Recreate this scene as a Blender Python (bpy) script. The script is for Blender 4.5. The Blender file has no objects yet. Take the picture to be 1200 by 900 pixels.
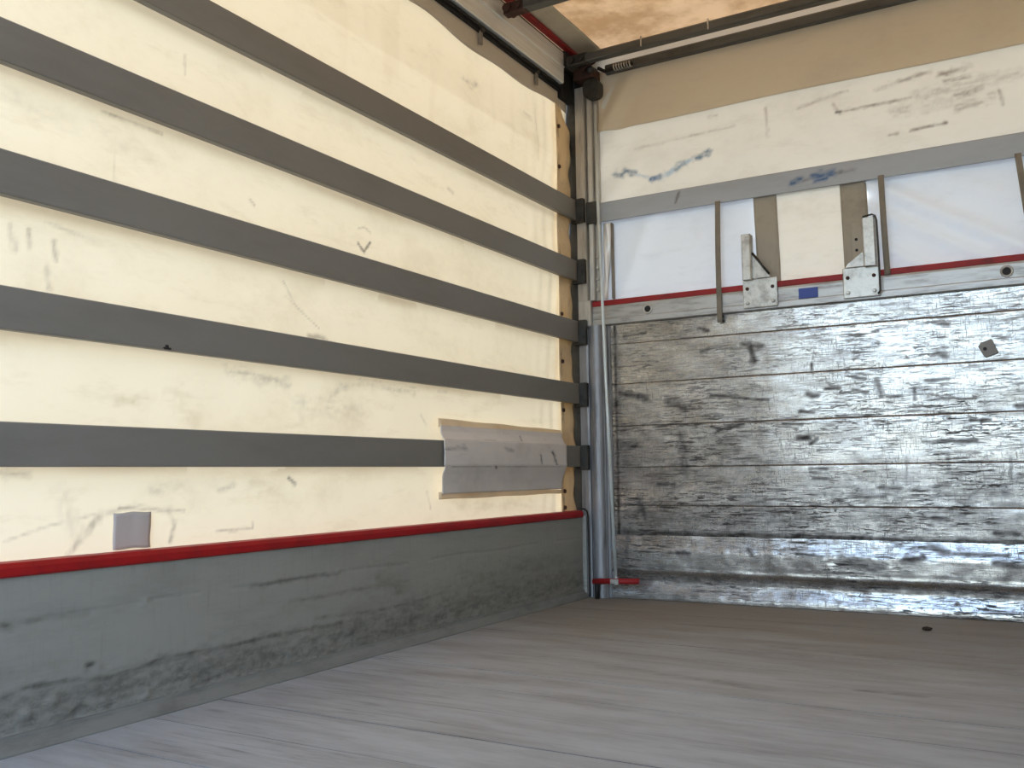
import bpy, bmesh, math, random
import numpy as np
from mathutils import Vector, Matrix

# ------------------------------------------------------------------ camera, sky, sun, exposure
# world: x across the truck (left side x=0), y along it (bulkhead y=0, rear opening y<0), z up
SC = bpy.context.scene
COL = SC.collection
YAW, PITCH, ROLL = math.radians(30.195), math.radians(5.42), math.radians(-0.682)
fw = Vector((-math.sin(YAW) * math.cos(PITCH), math.cos(YAW) * math.cos(PITCH), math.sin(PITCH)))
rt = fw.cross(Vector((0, 0, 1))).normalized()
up = rt.cross(fw)
c_, s_ = math.cos(ROLL), math.sin(ROLL)
rt2, up2 = c_ * rt + s_ * up, -s_ * rt + c_ * up
cam = bpy.data.cameras.new('camera')
cam.sensor_width = 36
cam.lens = 1101.0 / 1200 * 36
cam.clip_start = 0.02
co = bpy.data.objects.new('camera', cam)
COL.objects.link(co)
M3 = Matrix((rt2, up2, -fw)).transposed().to_4x4()
M3.translation = (2.169, -4.497, 0.640)
co.matrix_world = M3
SC.camera = co

SUN_ELEV, SUN_DIR_XY = math.radians(44), (-0.80, 0.60)      # sun stands to the left and ahead of the truck
w = bpy.data.worlds.new('sky')
SC.world = w
w.use_nodes = True
wn = w.node_tree
bg = wn.nodes['Background']
sky = wn.nodes.new('ShaderNodeTexSky')
sky.sky_type = 'NISHITA'
sky.sun_disc = False
sky.sun_elevation = SUN_ELEV
sky.sun_rotation = math.atan2(SUN_DIR_XY[0], SUN_DIR_XY[1])
sky.air_density = 1.0
sky.dust_density = 2.2
wn.links.new(sky.outputs[0], bg.inputs[0])
bg.inputs[1].default_value = 1.3
sl = bpy.data.lights.new('sun', 'SUN')
sl.energy = 4.0
sl.angle = math.radians(0.6)
sl.color = (1.0, 0.95, 0.88)
so = bpy.data.objects.new('sun', sl)
COL.objects.link(so)
sd = Vector((SUN_DIR_XY[0] * math.cos(SUN_ELEV), SUN_DIR_XY[1] * math.cos(SUN_ELEV), math.sin(SUN_ELEV)))
so.rotation_euler = sd.to_track_quat('Z', 'Y').to_euler()
so.location = (-4, 3, 6)
SC.view_settings.view_transform = 'Standard'
SC.view_settings.look = 'None'
SC.view_settings.exposure = 0.16
SC.view_settings.gamma = 1.0
SC.view_settings.use_curve_mapping = False
SC.cycles.max_bounces = 10
SC.cycles.diffuse_bounces = 6
SC.cycles.transmission_bounces = 6

W, REAR, ROOF = 2.48, -5.15, 2.90
random.seed(3)
RNG = np.random.default_rng(5)


# ------------------------------------------------------------------ helpers
def srgb(r, g, b):
    f = lambda v: (v / 255 / 12.92) if v / 255 <= 0.04045 else ((v / 255 + 0.055) / 1.055) ** 2.4
    return (f(r), f(g), f(b), 1)


class Nodes:
    """small wrapper that adds shader nodes to a material"""
    def __init__(self, name):
        self.m = bpy.data.materials.new(name)
        self.m.use_nodes = True
        self.t = self.m.node_tree
        self.t.nodes.clear()
        self.out = self.t.nodes.new('ShaderNodeOutputMaterial')
        self.pos = self.n('ShaderNodeNewGeometry').outputs['Position']

    def n(self, kind, **kw):
        nd = self.t.nodes.new(kind)
        for k, v in kw.items():
            setattr(nd, k, v)
        return nd

    def put(self, sock, v):
        if hasattr(v, 'is_linked') or isinstance(v, bpy.types.NodeSocket):
            self.t.links.new(v, sock)
        else:
            sock.default_value = v

    def noise(self, scale=(1, 1, 1), detail=4, rough=0.6, loc=(0, 0, 0), dist=0.0):
        mp = self.n('ShaderNodeMapping')
        mp.inputs['Scale'].default_value = scale
        mp.inputs['Location'].default_value = loc
        self.put(mp.inputs['Vector'], self.pos)
        nz = self.n('ShaderNodeTexNoise')
        nz.inputs['Scale'].default_value = 1
        nz.inputs['Detail'].default_value = detail
        nz.inputs['Roughness'].default_value = rough
        nz.inputs['Distortion'].default_value = dist
        self.put(nz.inputs['Vector'], mp.outputs[0])
        return nz.outputs['Fac']

    def ramp(self, v, a, b, lo=0.0, hi=1.0):
        r = self.n('ShaderNodeMapRange', clamp=True, interpolation_type='SMOOTHSTEP')
        self.put(r.inputs['Value'], v)
        r.inputs['From Min'].default_value, r.inputs['From Max'].default_value = a, b
        r.inputs['To Min'].default_value, r.inputs['To Max'].default_value = lo, hi
        return r.outputs[0]

    def math(self, op, a, b=0.0):
        m = self.n('ShaderNodeMath', operation=op, use_clamp=False)
        self.put(m.inputs[0], a)
        self.put(m.inputs[1], b)
        return m.outputs[0]

    def mix(self, f, a, b):
        m = self.n('ShaderNodeMix', data_type='RGBA')
        self.put(m.inputs[0], f)
        self.put(m.inputs[6], a)
        self.put(m.inputs[7], b)
        return m.outputs[2]

    def marks(self, col):
        """mix in the wear painted per vertex (attribute 'wear': rgb + amount)"""
        a = self.n('ShaderNodeVertexColor', layer_name='wear')
        return self.mix(a.outputs['Alpha'], col, a.outputs['Color'])

    def bump(self, h, strength=0.3, dist=0.01):
        b = self.n('ShaderNodeBump')
        b.inputs['Strength'].default_value = strength
        b.inputs['Distance'].default_value = dist
        self.put(b.inputs['Height'], h)
        return b.outputs[0]

    def pbr(self, col, rough=0.5, metal=0.0, normal=None, spec=0.5):
        p = self.n('ShaderNodeBsdfPrincipled')
        self.put(p.inputs['Base Color'], col)
        self.put(p.inputs['Roughness'], rough)
        self.put(p.inputs['Metallic'], metal)
        self.put(p.inputs['Specular IOR Level'], spec)
        if normal is not None:
            self.put(p.inputs['Normal'], normal)
        self.p = p
        return p.outputs[0]

    def done(self, sh):
        self.put(self.out.inputs['Surface'], sh)
        return self.m


def tarp_mat(name, col, dirt, trans, tcol=None, dirt_hi=0.45, marks=False, vert=False, normal_scale=None):
    """coated tarpaulin: diffuse front, part of the light passes through"""
    N = Nodes(name)
    d1 = N.ramp(N.noise((1.8, 1.8, 2.8), 7, 0.70), 0.46, 0.74, 0, dirt_hi)
    d2 = N.ramp(N.noise((14, 14, 3) if vert else (4, 4, 15), 4, 0.7, (3, 1, 2)), 0.50, 0.76, 0, dirt_hi * 0.7)
    c = N.mix(N.math('MAXIMUM', d1, d2), col, dirt)
    if marks:
        c = N.marks(c)
    nb = N.bump(N.noise((500, 500, 500), 2), 0.06, 0.002)
    df = N.pbr(c, 0.55, 0, nb, 0.3)
    tr = N.n('ShaderNodeBsdfTranslucent')
    t = c
    if tcol is not None:
        m = N.n('ShaderNodeMix', data_type='RGBA', blend_type='MULTIPLY')
        m.inputs[0].default_value = 1
        N.put(m.inputs[6], c)
        N.put(m.inputs[7], tcol)
        t = m.outputs[2]
    N.put(tr.inputs['Color'], t)
    mx = N.n('ShaderNodeMixShader')
    N.put(mx.inputs[0], trans)
    N.put(mx.inputs[1], df)
    N.put(mx.inputs[2], tr.outputs[0])
    return N.done(mx.outputs[0])


def paint_mat(name, col, col2, rough=0.5, amount=0.5, scale=(3, 3, 3), metal=0.0, marks=False, spec=0.4):
    N = Nodes(name)
    f = N.ramp(N.noise(scale, 6, 0.7), 0.42, 0.75, 0, amount)
    c = N.mix(f, col, col2)
    if marks:
        c = N.marks(c)
    nb = N.bump(N.noise(tuple(s * 12 for s in scale), 3), 0.08, 0.004)
    return N.done(N.pbr(c, rough, metal, nb, spec))


def mesh_obj(name, verts, faces, mat, smooth=False):
    me = bpy.data.meshes.new(name)
    me.from_pydata([tuple(v) for v in verts], [], [tuple(f) for f in faces])
    me.update()
    if smooth:
        me.polygons.foreach_set('use_smooth', [True] * len(me.polygons))
    me.materials.append(mat)
    o = bpy.data.objects.new(name, me)
    COL.objects.link(o)
    return o


def bm_obj(name, bm, mat, smooth=False):
    bmesh.ops.recalc_face_normals(bm, faces=bm.faces)
    me = bpy.data.meshes.new(name)
    bm.to_mesh(me)
    bm.free()
    if smooth:
        me.polygons.foreach_set('use_smooth', [True] * len(me.polygons))
    me.materials.append(mat)
    o = bpy.data.objects.new(name, me)
    COL.objects.link(o)
    return o


def add_box(bm, lo, hi, bevel=0.0, seg=1):
    lo, hi = Vector(lo), Vector(hi)
    vs = [bm.verts.new((x, y, z)) for x in (lo.x, hi.x) for y in (lo.y, hi.y) for z in (lo.z, hi.z)]
    fs = [(0, 1, 3, 2), (4, 6, 7, 5), (0, 4, 5, 1), (2, 3, 7, 6), (0, 2, 6, 4), (1, 5, 7, 3)]
    ff = [bm.faces.new([vs[i] for i in f]) for f in fs]
    if bevel > 0:
        ed = {e for f in ff for e in f.edges}
        bmesh.ops.bevel(bm, geom=list(ed), offset=bevel, segments=seg, affect='EDGES', profile=0.6)
    return vs


def box(name, lo, hi, mat, bevel=0.0, seg=1):
    bm = bmesh.new()
    add_box(bm, lo, hi, bevel, seg)
    return bm_obj(name, bm, mat)


def add_tube(bm, pts, r, n=10, cap=True):
    pts = [Vector(p) for p in pts]
    rings = []
    for i, p in enumerate(pts):
        t = (pts[min(i + 1, len(pts) - 1)] - pts[max(i - 1, 0)]).normalized()
        a = t.cross(Vector((0.31, 0.87, 0.38))).normalized()
        b = t.cross(a)
        rr = r[i] if isinstance(r, (list, tuple)) else r
        rings.append([bm.verts.new(p + rr * (math.cos(k / n * math.tau) * a + math.sin(k / n * math.tau) * b)) for k in range(n)])
    for A, B in zip(rings, rings[1:]):
        for k in range(n):
            bm.faces.new((A[k], A[(k + 1) % n], B[(k + 1) % n], B[k]))
    if cap:
        bm.faces.new(rings[0])
        bm.faces.new(list(reversed(rings[-1])))


def tube(name, pts, r, mat, n=10, smooth=True):
    bm = bmesh.new()
    add_tube(bm, pts, r, n)
    return bm_obj(name, bm, mat, smooth)


def extrude_profile(name, prof, axis, a, b, mat, smooth=False):
    """closed 2-D profile swept straight along an axis: 'z' takes (x,y), 'y' takes (x,z), 'x' takes (y,z)"""
    put = {'z': lambda p, t: (p[0], p[1], t), 'y': lambda p, t: (p[0], t, p[1]), 'x': lambda p, t: (t, p[0], p[1])}[axis]
    bm = bmesh.new()
    A = [bm.verts.new(put(p, a)) for p in prof]
    B = [bm.verts.new(put(p, b)) for p in prof]
    n = len(prof)
    for i in range(n):
        bm.faces.new((A[i], A[(i + 1) % n], B[(i + 1) % n], B[i]))
    bm.faces.new(A)
    bm.faces.new(list(reversed(B)))
    return bm_obj(name, bm, mat, smooth)


def vnoise(a, b, sa, sb, seed=0):
    """smooth value noise of two coordinates"""
    r = np.random.default_rng(seed).random((256, 256))
    x, y = a * sa + 1000, b * sb + 1000
    i, j = np.floor(x).astype(int), np.floor(y).astype(int)
    u, v = x - i, y - j
    u, v = u * u * (3 - 2 * u), v * v * (3 - 2 * v)
    g = lambda p, q: r[p % 256, q % 256]
    return (g(i, j) * (1 - u) + g(i + 1, j) * u) * (1 - v) + (g(i, j + 1) * (1 - u) + g(i + 1, j + 1) * u) * v


def wear(a, b, items):
    """stains, scuffs and ink on a sheet: rgba per vertex. item = (polyline, half width, strength, rgb, raggedness)"""
    rgb = np.zeros(a.shape + (3,))
    al = np.zeros(a.shape)
    for k, (pts, wd, st, colr, rag) in enumerate(items):
        d = np.full(a.shape, 9.0)
        for (x0, y0), (x1, y1) in zip(pts, pts[1:]):
            dx, dy = x1 - x0, y1 - y0
            L = dx * dx + dy * dy + 1e-9
            t = np.clip(((a - x0) * dx + (b - y0) * dy) / L, 0, 1)
            d = np.minimum(d, np.hypot(a - x0 - t * dx, b - y0 - t * dy))
        hz = abs(pts[-1][0] - pts[0][0]) > abs(pts[-1][1] - pts[0][1])
        sa, sb = (22, 90) if hz else (90, 22)
        nz = vnoise(a, b, sa, sb, k) * 0.5 + vnoise(a, b, 60, 60, k + 20) * 0.25 + vnoise(a, b, 150, 150, k + 50) * 0.25
        d = d * (0.55 + 0.9 * vnoise(a, b, 45, 70, k + 80))
        m = np.clip(1.25 - d / wd, 0, 1) ** 1.3 * st * (1 - rag + rag * np.clip((nz - 0.25) / 0.5, 0, 1) ** 1.2)
        rgb = np.where((m > al)[..., None], np.array(colr[:3]), rgb)
        al = np.maximum(al, m)
    return np.concatenate([rgb, al[..., None]], -1)


def grid(name, A, B, fn, mat, items=None, smooth=True, extra=None):
    """sheet over the coordinate arrays A x B; fn gives x,y,z; optional wear; uv = (A, B) in metres"""
    a, b = np.meshgrid(np.asarray(A, float), np.asarray(B, float), indexing='ij')
    x, y, z = fn(a, b)
    n, m = a.shape
    co_ = np.stack([np.broadcast_to(x, a.shape), np.broadcast_to(y, a.shape), np.broadcast_to(z, a.shape)], -1).reshape(-1, 3)
    ids = np.arange(n * m).reshape(n, m)
    f = np.stack([ids[:-1, :-1], ids[1:, :-1], ids[1:, 1:], ids[:-1, 1:]], -1).reshape(-1, 4)
    me = bpy.data.meshes.new(name)
    me.vertices.add(n * m)
    me.vertices.foreach_set('co', co_.astype(np.float32).ravel())
    me.loops.add(f.size)
    me.loops.foreach_set('vertex_index', f.astype(np.int32).ravel())
    me.polygons.add(len(f))
    me.polygons.foreach_set('loop_start', (np.arange(len(f)) * 4).astype(np.int32))
    me.polygons.foreach_set('use_smooth', np.full(len(f), smooth))
    me.update(calc_edges=True)
    uv = me.uv_layers.new(name='UVMap')
    uvs = np.stack([a, b], -1).reshape(-1, 2)[f.ravel()]
    uv.data.foreach_set('uv', uvs.astype(np.float32).ravel())
    if items is not None:
        col = wear(a, b, items)
        if extra is not None:
            e = extra(a, b)
            rep = e[..., 3:] > col[..., 3:]
            col = np.where(rep, e, col)
        at = me.color_attributes.new('wear', 'FLOAT_COLOR', 'POINT')
        at.data.foreach_set('color', col.astype(np.float32).ravel())
    me.materials.append(mat)
    o = bpy.data.objects.new(name, me)
    COL.objects.link(o)
    return o


def solid(o, t, offset=0.0):
    md = o.modifiers.new('thickness', 'SOLIDIFY')
    md.thickness = t
    md.offset = offset
    return o


def lay(o, loc):
    """move an object's origin to loc without moving its geometry"""
    v = Vector(loc)
    if o.data is not None:
        o.data.transform(Matrix.Translation(-v))
    o.location = v
    return o


def tag(o, label=None, cat=None, group=None, kind=None):
    for k, v in (('label', label), ('category', cat), ('group', group), ('kind', kind)):
        if v:
            o[k] = v
    return o


def thing(name, loc, label, cat, group=None, kind=None):
    o = bpy.data.objects.new(name, None)
    o.empty_display_size = 0.05
    o.location = loc
    COL.objects.link(o)
    return tag(o, label, cat, group, kind)


def child(o, parent, label=None):
    """parent keeping the world place"""
    def world(q):
        p = q.location.copy()
        while q.parent is not None:
            q = q.parent
            p += q.location
        return p
    wl = o.location.copy()
    o.parent = parent
    o.location = wl - world(parent)
    if label:
        o['label'] = label
    return o


def span(a, b, step):
    return np.linspace(a, b, max(2, int(round((b - a) / step)) + 1))


def copy_of(o):
    c = o.copy()
    COL.objects.link(c)
    return c


# ------------------------------------------------------------------ materials
CREAM = srgb(238, 230, 208)
CUR = tarp_mat('cream_tarpaulin', CREAM, srgb(188, 172, 138), 0.092, (1.0, 0.95, 0.82, 1), 0.32, marks=True)
HEM = tarp_mat('doubled_tarpaulin_hem', srgb(238, 224, 194), srgb(172, 152, 124), 0.36, (1, 0.95, 0.84, 1), 0.6, marks=True, vert=True)
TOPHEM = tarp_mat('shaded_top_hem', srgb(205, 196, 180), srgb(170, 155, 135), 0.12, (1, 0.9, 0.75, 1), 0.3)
RIGHTCUR = tarp_mat('right_tarpaulin', CREAM, srgb(190, 178, 150), 0.10, (1.0, 0.96, 0.86, 1), 0.4)
BACKCREAM = tarp_mat('front_cream_tarpaulin', srgb(230, 228, 218), srgb(190, 184, 170), 0.055, (1, 0.98, 0.93, 1), 0.35, marks=True)
FLAP = tarp_mat('header_flap_tarpaulin', srgb(232, 222, 200), srgb(204, 192, 170), 0.22, (1, 0.92, 0.78, 1), 0.35)
WHITE = tarp_mat('white_tarpaulin', srgb(236, 243, 251), srgb(198, 202, 208), 0.035, (0.95, 0.98, 1.0, 1), 0.30)
MIDCREAM = tarp_mat('aged_middle_tarpaulin', srgb(242, 240, 230), srgb(200, 194, 180), 0.045, (1, 0.97, 0.9, 1), 0.4)
BAND = tarp_mat('beige_webbing', srgb(178, 170, 155), srgb(118, 108, 96), 0.15, (1, 0.95, 0.85, 1), 0.6, vert=True)


def roof_mat():
    N = Nodes('peach_roof_tarpaulin')
    f = N.ramp(N.noise((4, 4, 4), 6, 0.62), 0.36, 0.68, 0, 0.85)
    c = N.mix(f, srgb(226, 188, 140), srgb(170, 130, 84))
    df = N.pbr(c, 0.6, 0, None, 0.2)
    tr = N.n('ShaderNodeBsdfTranslucent')
    N.put(tr.inputs['Color'], c)
    mx = N.n('ShaderNodeMixShader')
    mx.inputs[0].default_value = 0.12
    N.put(mx.inputs[1], df)
    N.put(mx.inputs[2], tr.outputs[0])
    return N.done(mx.outputs[0])


ROOFM = roof_mat()
ROOFEDGE = paint_mat('roof_border_webbing', srgb(200, 190, 168), srgb(160, 148, 128), 0.7, 0.6)
SLAT = paint_mat('grey_slat_paint', srgb(126, 122, 115), srgb(110, 106, 98), 0.45, 0.6, (1, 1.2, 5))
SLATB = paint_mat('grey_cross_slat', srgb(170, 176, 184), srgb(152, 156, 160), 0.42, 0.6, (1.4, 1.4, 6), marks=True)
def kick_mat():
    N = Nodes('grey_side_board')
    c = N.mix(N.ramp(N.noise((3, 2, 9), 6, 0.7), 0.42, 0.75, 0, 0.7), srgb(146, 145, 138), srgb(126, 125, 116))
    sx = N.n('ShaderNodeSeparateXYZ')
    N.put(sx.inputs[0], N.pos)
    low = N.ramp(N.math('ADD', sx.outputs['Z'], N.math('MULTIPLY', N.noise((1, 3, 3), 4, 0.7), 0.12)), 0.12, 0.26, 1, 0)   # scuffed foot of the board
    gr = N.ramp(N.noise((1, 26, 60), 6, 0.75, (0, 3, 1), 0.6), 0.46, 0.68, 0, 0.55)
    vs = N.ramp(N.noise((1, 60, 6), 4, 0.7, (0, 8, 1)), 0.52, 0.75, 0, 0.2)
    c = N.mix(N.math('MAXIMUM', N.math('MULTIPLY', gr, low), vs), c, srgb(84, 83, 76))
    c = N.marks(c)
    nb = N.bump(N.noise((1, 22, 70), 5, 0.7), 0.25, 0.004)
    return N.done(N.pbr(c, 0.45, 0, nb, 0.4))


KICK = kick_mat()
CURB = paint_mat('grey_curb_profile', srgb(124, 125, 120), srgb(92, 91, 86), 0.5, 0.7, (6, 5, 20))
RED = paint_mat('red_rubber', srgb(158, 12, 18), srgb(112, 10, 14), 0.5, 0.7, (9, 9, 9))
DARKRED = paint_mat('dark_red_edging', srgb(150, 26, 28), srgb(92, 20, 22), 0.55, 0.7, (9, 9, 9))
POST = paint_mat('grey_post_metal', srgb(194, 190, 182), srgb(138, 132, 122), 0.42, 0.8, (25, 25, 3), 0.5)
RAIL = paint_mat('brushed_roof_rail', srgb(232, 230, 222), srgb(198, 194, 182), 0.5, 0.7, (30, 1.5, 50), 0.2)
DARK = paint_mat('dark_steel', srgb(70, 69, 66), srgb(40, 38, 36), 0.45, 0.8, (15, 15, 15), 0.5)
BOW = paint_mat('roof_bow_steel', srgb(92, 94, 92), srgb(62, 62, 60), 0.4, 0.7, (4, 12, 12), 0.4)
BLACK = paint_mat('black_rubber', srgb(22, 21, 20), srgb(36, 33, 30), 0.6, 0.7, (9, 9, 9))
RUST = paint_mat('rusty_steel', srgb(74, 50, 42), srgb(40, 32, 28), 0.7, 0.8, (30, 30, 30), 0.3)
GALV = paint_mat('worn_galvanised_steel', srgb(196, 194, 188), srgb(120, 114, 106), 0.38, 0.8, (14, 14, 14), 0.55)
POLE = paint_mat('pale_pole_steel', srgb(206, 212, 210), srgb(160, 162, 156), 0.35, 0.6, (15, 15, 5), 0.2)
FOIL = paint_mat('silver_foil', srgb(240, 240, 240), srgb(205, 205, 202), 0.3, 0.6, (30, 30, 8), 0.1)
STRAP = paint_mat('grey_strap_webbing', srgb(134, 126, 114), srgb(96, 90, 80), 0.8, 0.7, (20, 20, 8))
PATCHM = tarp_mat('grey_patch_fabric', srgb(222, 215, 208), srgb(182, 175, 167), 0.05, (1, 0.95, 0.88, 1), 0.6, marks=True)
SMALLPATCH = tarp_mat('grey_lilac_patch', srgb(196, 186, 180), srgb(146, 136, 132), 0.05, (1, 0.95, 0.9, 1), 0.9)
GLUE = tarp_mat('glue_border', srgb(246, 234, 208), srgb(214, 194, 156), 0.30, (1, 0.9, 0.7, 1), 0.6)
STICKER = paint_mat('blue_sticker', srgb(44, 66, 150), srgb(60, 80, 160), 0.4, 0.5, (40, 40, 90))
GROUNDM = paint_mat('grey_asphalt', srgb(96, 95, 93), srgb(78, 77, 75), 0.9, 0.7, (4, 4, 4))
CLOD = paint_mat('dark_dirt', srgb(52, 42, 34), srgb(34, 28, 24), 0.9, 0.7, (90, 90, 90))


def floor_mat():
    N = Nodes('scuffed_floor_planks')
    base = N.mix(N.ramp(N.noise((2.0, 9, 1), 7, 0.7), 0.35, 0.72), srgb(176, 179, 179), srgb(148, 147, 144))
    streak = N.ramp(N.noise((3.0, 60, 1), 6, 0.78, (1, 2, 0)), 0.50, 0.70, 0, 0.6)
    gate = N.ramp(N.noise((1.2, 2.5, 1), 3, 0.6, (5, 2, 0)), 0.42, 0.66)
    c = N.mix(N.math('MULTIPLY', streak, gate), base, srgb(82, 72, 62))
    # tan tone mixed in unevenly towards the closed end of the floor
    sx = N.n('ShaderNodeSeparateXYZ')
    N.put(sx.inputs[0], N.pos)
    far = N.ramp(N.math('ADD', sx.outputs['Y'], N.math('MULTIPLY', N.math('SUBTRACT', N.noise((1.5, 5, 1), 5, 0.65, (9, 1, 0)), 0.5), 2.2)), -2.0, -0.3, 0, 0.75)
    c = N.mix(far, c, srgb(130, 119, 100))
    fine = N.ramp(N.noise((40, 160, 1), 3, 0.7), 0.45, 0.85, 0, 0.35)
    c = N.mix(fine, c, srgb(176, 172, 168))
    c = N.marks(c)
    nb = N.bump(N.noise((12, 150, 1), 4, 0.7), 0.15, 0.003)
    return N.done(N.pbr(c, 0.55, 0.0, nb, 0.4))


def alu_mat(name, dirt_amt=1.0, aniso=0.25, lo=0.19, hi=0.30):
    """bare aluminium boards worn by loads: bright metal, black rub marks, hatch of fine scratches"""
    N = Nodes(name)
    tone = N.ramp(N.noise((3, 1, 9), 6, 0.7), 0.3, 0.75)
    c = N.mix(tone, srgb(202, 198, 193), srgb(144, 139, 134))
    gate = N.ramp(N.noise((2.4, 1, 4.5), 5, 0.7, (4, 0, 1.5)), 0.36, 0.62, 0.10, 1)
    gate2 = N.ramp(N.noise((3.5, 1, 3.0), 4, 0.7, (8, 0, 4.5)), 0.38, 0.60, 0.15, 1)
    h = N.ramp(N.noise((9, 1, 95), 6, 0.76, (0, 0, 3), 0.7), 0.49, 0.575)
    blot = N.ramp(N.noise((26, 1, 60), 5, 0.72, (6, 0, 2), 0.8), 0.55, 0.64, 0, 0.9)
    v = N.ramp(N.noise((210, 1, 20), 6, 0.76, (2, 0, 0), 0.6), 0.52, 0.62, 0, 0.7)
    hs = N.ramp(N.noise((7, 1, 260), 4, 0.65, (7, 0, 1)), 0.555, 0.62, 0, 0.8)
    d = N.math('MAXIMUM', N.math('MULTIPLY', N.math('MAXIMUM', h, blot), gate), N.math('MULTIPLY', N.math('MAXIMUM', v, hs), gate2))
    sx = N.n('ShaderNodeSeparateXYZ')
    N.put(sx.inputs[0], N.pos)
    d = N.math('MULTIPLY', d, N.ramp(sx.outputs['Z'], 1.15, 0.55, 0.78 * dirt_amt, 1.05 * dirt_amt))     # rub marks stronger lower down the boards
    d = N.math('MINIMUM', d, 0.95)
    c = N.mix(d, c, srgb(52, 46, 43))
    fine = N.ramp(N.noise((210, 1, 330), 4, 0.8, (1, 0, 8)), 0.46, 0.72, 0, 0.55)
    c = N.mix(fine, c, srgb(112, 107, 104))
    c = N.marks(c)
    wa = N.n('ShaderNodeVertexColor', layer_name='wear').outputs['Alpha']
    dd = N.math('MAXIMUM', d, wa)
    rough = N.math('ADD', N.math('MULTIPLY', dd, 0.25), N.ramp(N.noise((4, 1, 11), 5, 0.7, (3, 0, 3)), 0.3, 0.7, lo, hi))
    nb = N.bump(N.noise((6, 1, 160), 4, 0.7), 0.12, 0.003)
    N.pbr(c, rough, N.math('SUBTRACT', 0.92, N.math('MULTIPLY', dd, 0.8)), nb, 0.12)
    N.p.inputs['Anisotropic'].default_value = aniso
    tg = N.n('ShaderNodeTangent', direction_type='UV_MAP')
    tg.uv_map = 'UVMap'
    N.put(N.p.inputs['Tangent'], tg.outputs[0])
    N.p.inputs['Anisotropic Rotation'].default_value = 0.25
    return N.done(N.p.outputs[0])


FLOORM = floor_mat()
ALU = alu_mat('worn_aluminium_boards')
ALULOW = alu_mat('worn_aluminium_kick_rail', 0.95, 0.0, 0.18, 0.28)
ALURAIL = paint_mat('aluminium_capping', srgb(176, 175, 173), srgb(112, 108, 104), 0.4, 0.8, (6, 6, 40), 0.6)
COLUMN = paint_mat('bright_aluminium_column', srgb(150, 150, 152), srgb(92, 92, 94), 0.5, 0.9, (40, 40, 3), 0.5)

BLK, GRY = srgb(40, 36, 34), srgb(120, 108, 96)
TAN = srgb(176, 156, 122)
BLUE = srgb(40, 92, 140)

# ------------------------------------------------------------------ ground, floor, ceiling, walls
g = box('ground', (-40, -60, -1.25), (40, 40, -1.15), GROUNDM)
tag(g, 'grey asphalt the truck stands on', 'ground', kind='structure')

fl = box('floor', (-0.10, REAR, -0.08), (W + 0.10, 0.06, -0.022), DARK)
lay(fl, (W / 2, REAR / 2, -0.08))
tag(fl, 'scuffed grey cross-laid plank floor of the cargo body', 'floor', kind='structure')
floor_marks = [([(0.55, -1.52), (1.05, -1.62)], 0.02, 0.45, srgb(96, 86, 76), 0.8), ([(1.0, -1.61), (1.40, -1.69)], 0.03, 0.6, srgb(92, 82, 72), 0.8),
               ([(1.62, -1.57), (1.80, -1.56)], 0.02, 0.7, srgb(80, 70, 62), 0.8), ([(0.75, -0.66), (1.15, -0.67)], 0.025, 0.5, srgb(92, 80, 68), 0.8),
               ([(0.06, -1.2), (0.20, -0.9)], 0.02, 0.3, srgb(90, 84, 76), 0.9), ([(0.10, -2.62), (0.24, -2.60)], 0.006, 0.5, srgb(82, 80, 78), 0.8),
               ([(0.15, -2.0), (0.7, -1.9)], 0.03, 0.3, srgb(100, 92, 84), 0.9), ([(1.2, -1.0), (2.0, -1.05)], 0.03, 0.4, srgb(98, 88, 78), 0.9)]
ys = [0.0] + [-2.752 + 0.232 * k for k in range(11, -11, -1) if REAR < -2.752 + 0.232 * k < -0.05] + [REAR]
PLK = {}
for i, (y1, y0) in enumerate(zip(ys, ys[1:])):
    gap = 0.0012
    near = y0 > -3.4
    A = span(0.005, W - 0.005, 0.02 if near else 0.2)
    ins = [y0 + gap, y0 + gap + 0.0006, y0 + gap + 0.003]
    mid = list(span(y0 + gap + 0.003, y1 - gap - 0.003, 0.018 if near else 0.1))[1:-1]
    B = ins + mid + [y1 - gap - 0.003, y1 - gap - 0.0006, y1 - gap]
    B[1], B[-2] = y0 + gap + 0.0002, y1 - gap - 0.0002
    dz = random.uniform(-0.0008, 0.0004)

    def fz(a, b, y0=y0, y1=y1, dz=dz):
        e = np.minimum(b - y0 - 0.0012, y1 - 0.0012 - b)
        z = np.where(e < 0.0001, -0.020, 0.0) + dz
        return a, b, z
    def joint_dirt(a, b, y0=y0, y1=y1):
        e = np.zeros(a.shape + (4,))
        e[..., :3] = np.array(srgb(44, 40, 37)[:3])
        d = np.minimum(b - y0 - 0.0012, y1 - 0.0012 - b)
        e[..., 3] = np.where(d < 0.0001, 1.0, np.where(d < 0.0012, 0.65, 0.0)) * (0.1 + 0.9 * vnoise(a, b * 0 + y0, 2.2, 9, 120))
        e[..., 3] = np.where(d < 0.0001, 1.0, e[..., 3])
        return e
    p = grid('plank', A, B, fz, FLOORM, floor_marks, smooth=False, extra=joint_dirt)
    lay(p, (W / 2, (y0 + y1) / 2, 0))
    child(p, fl)

# left curtain -------------------------------------------------------------------------------
CX = -0.055


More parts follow.
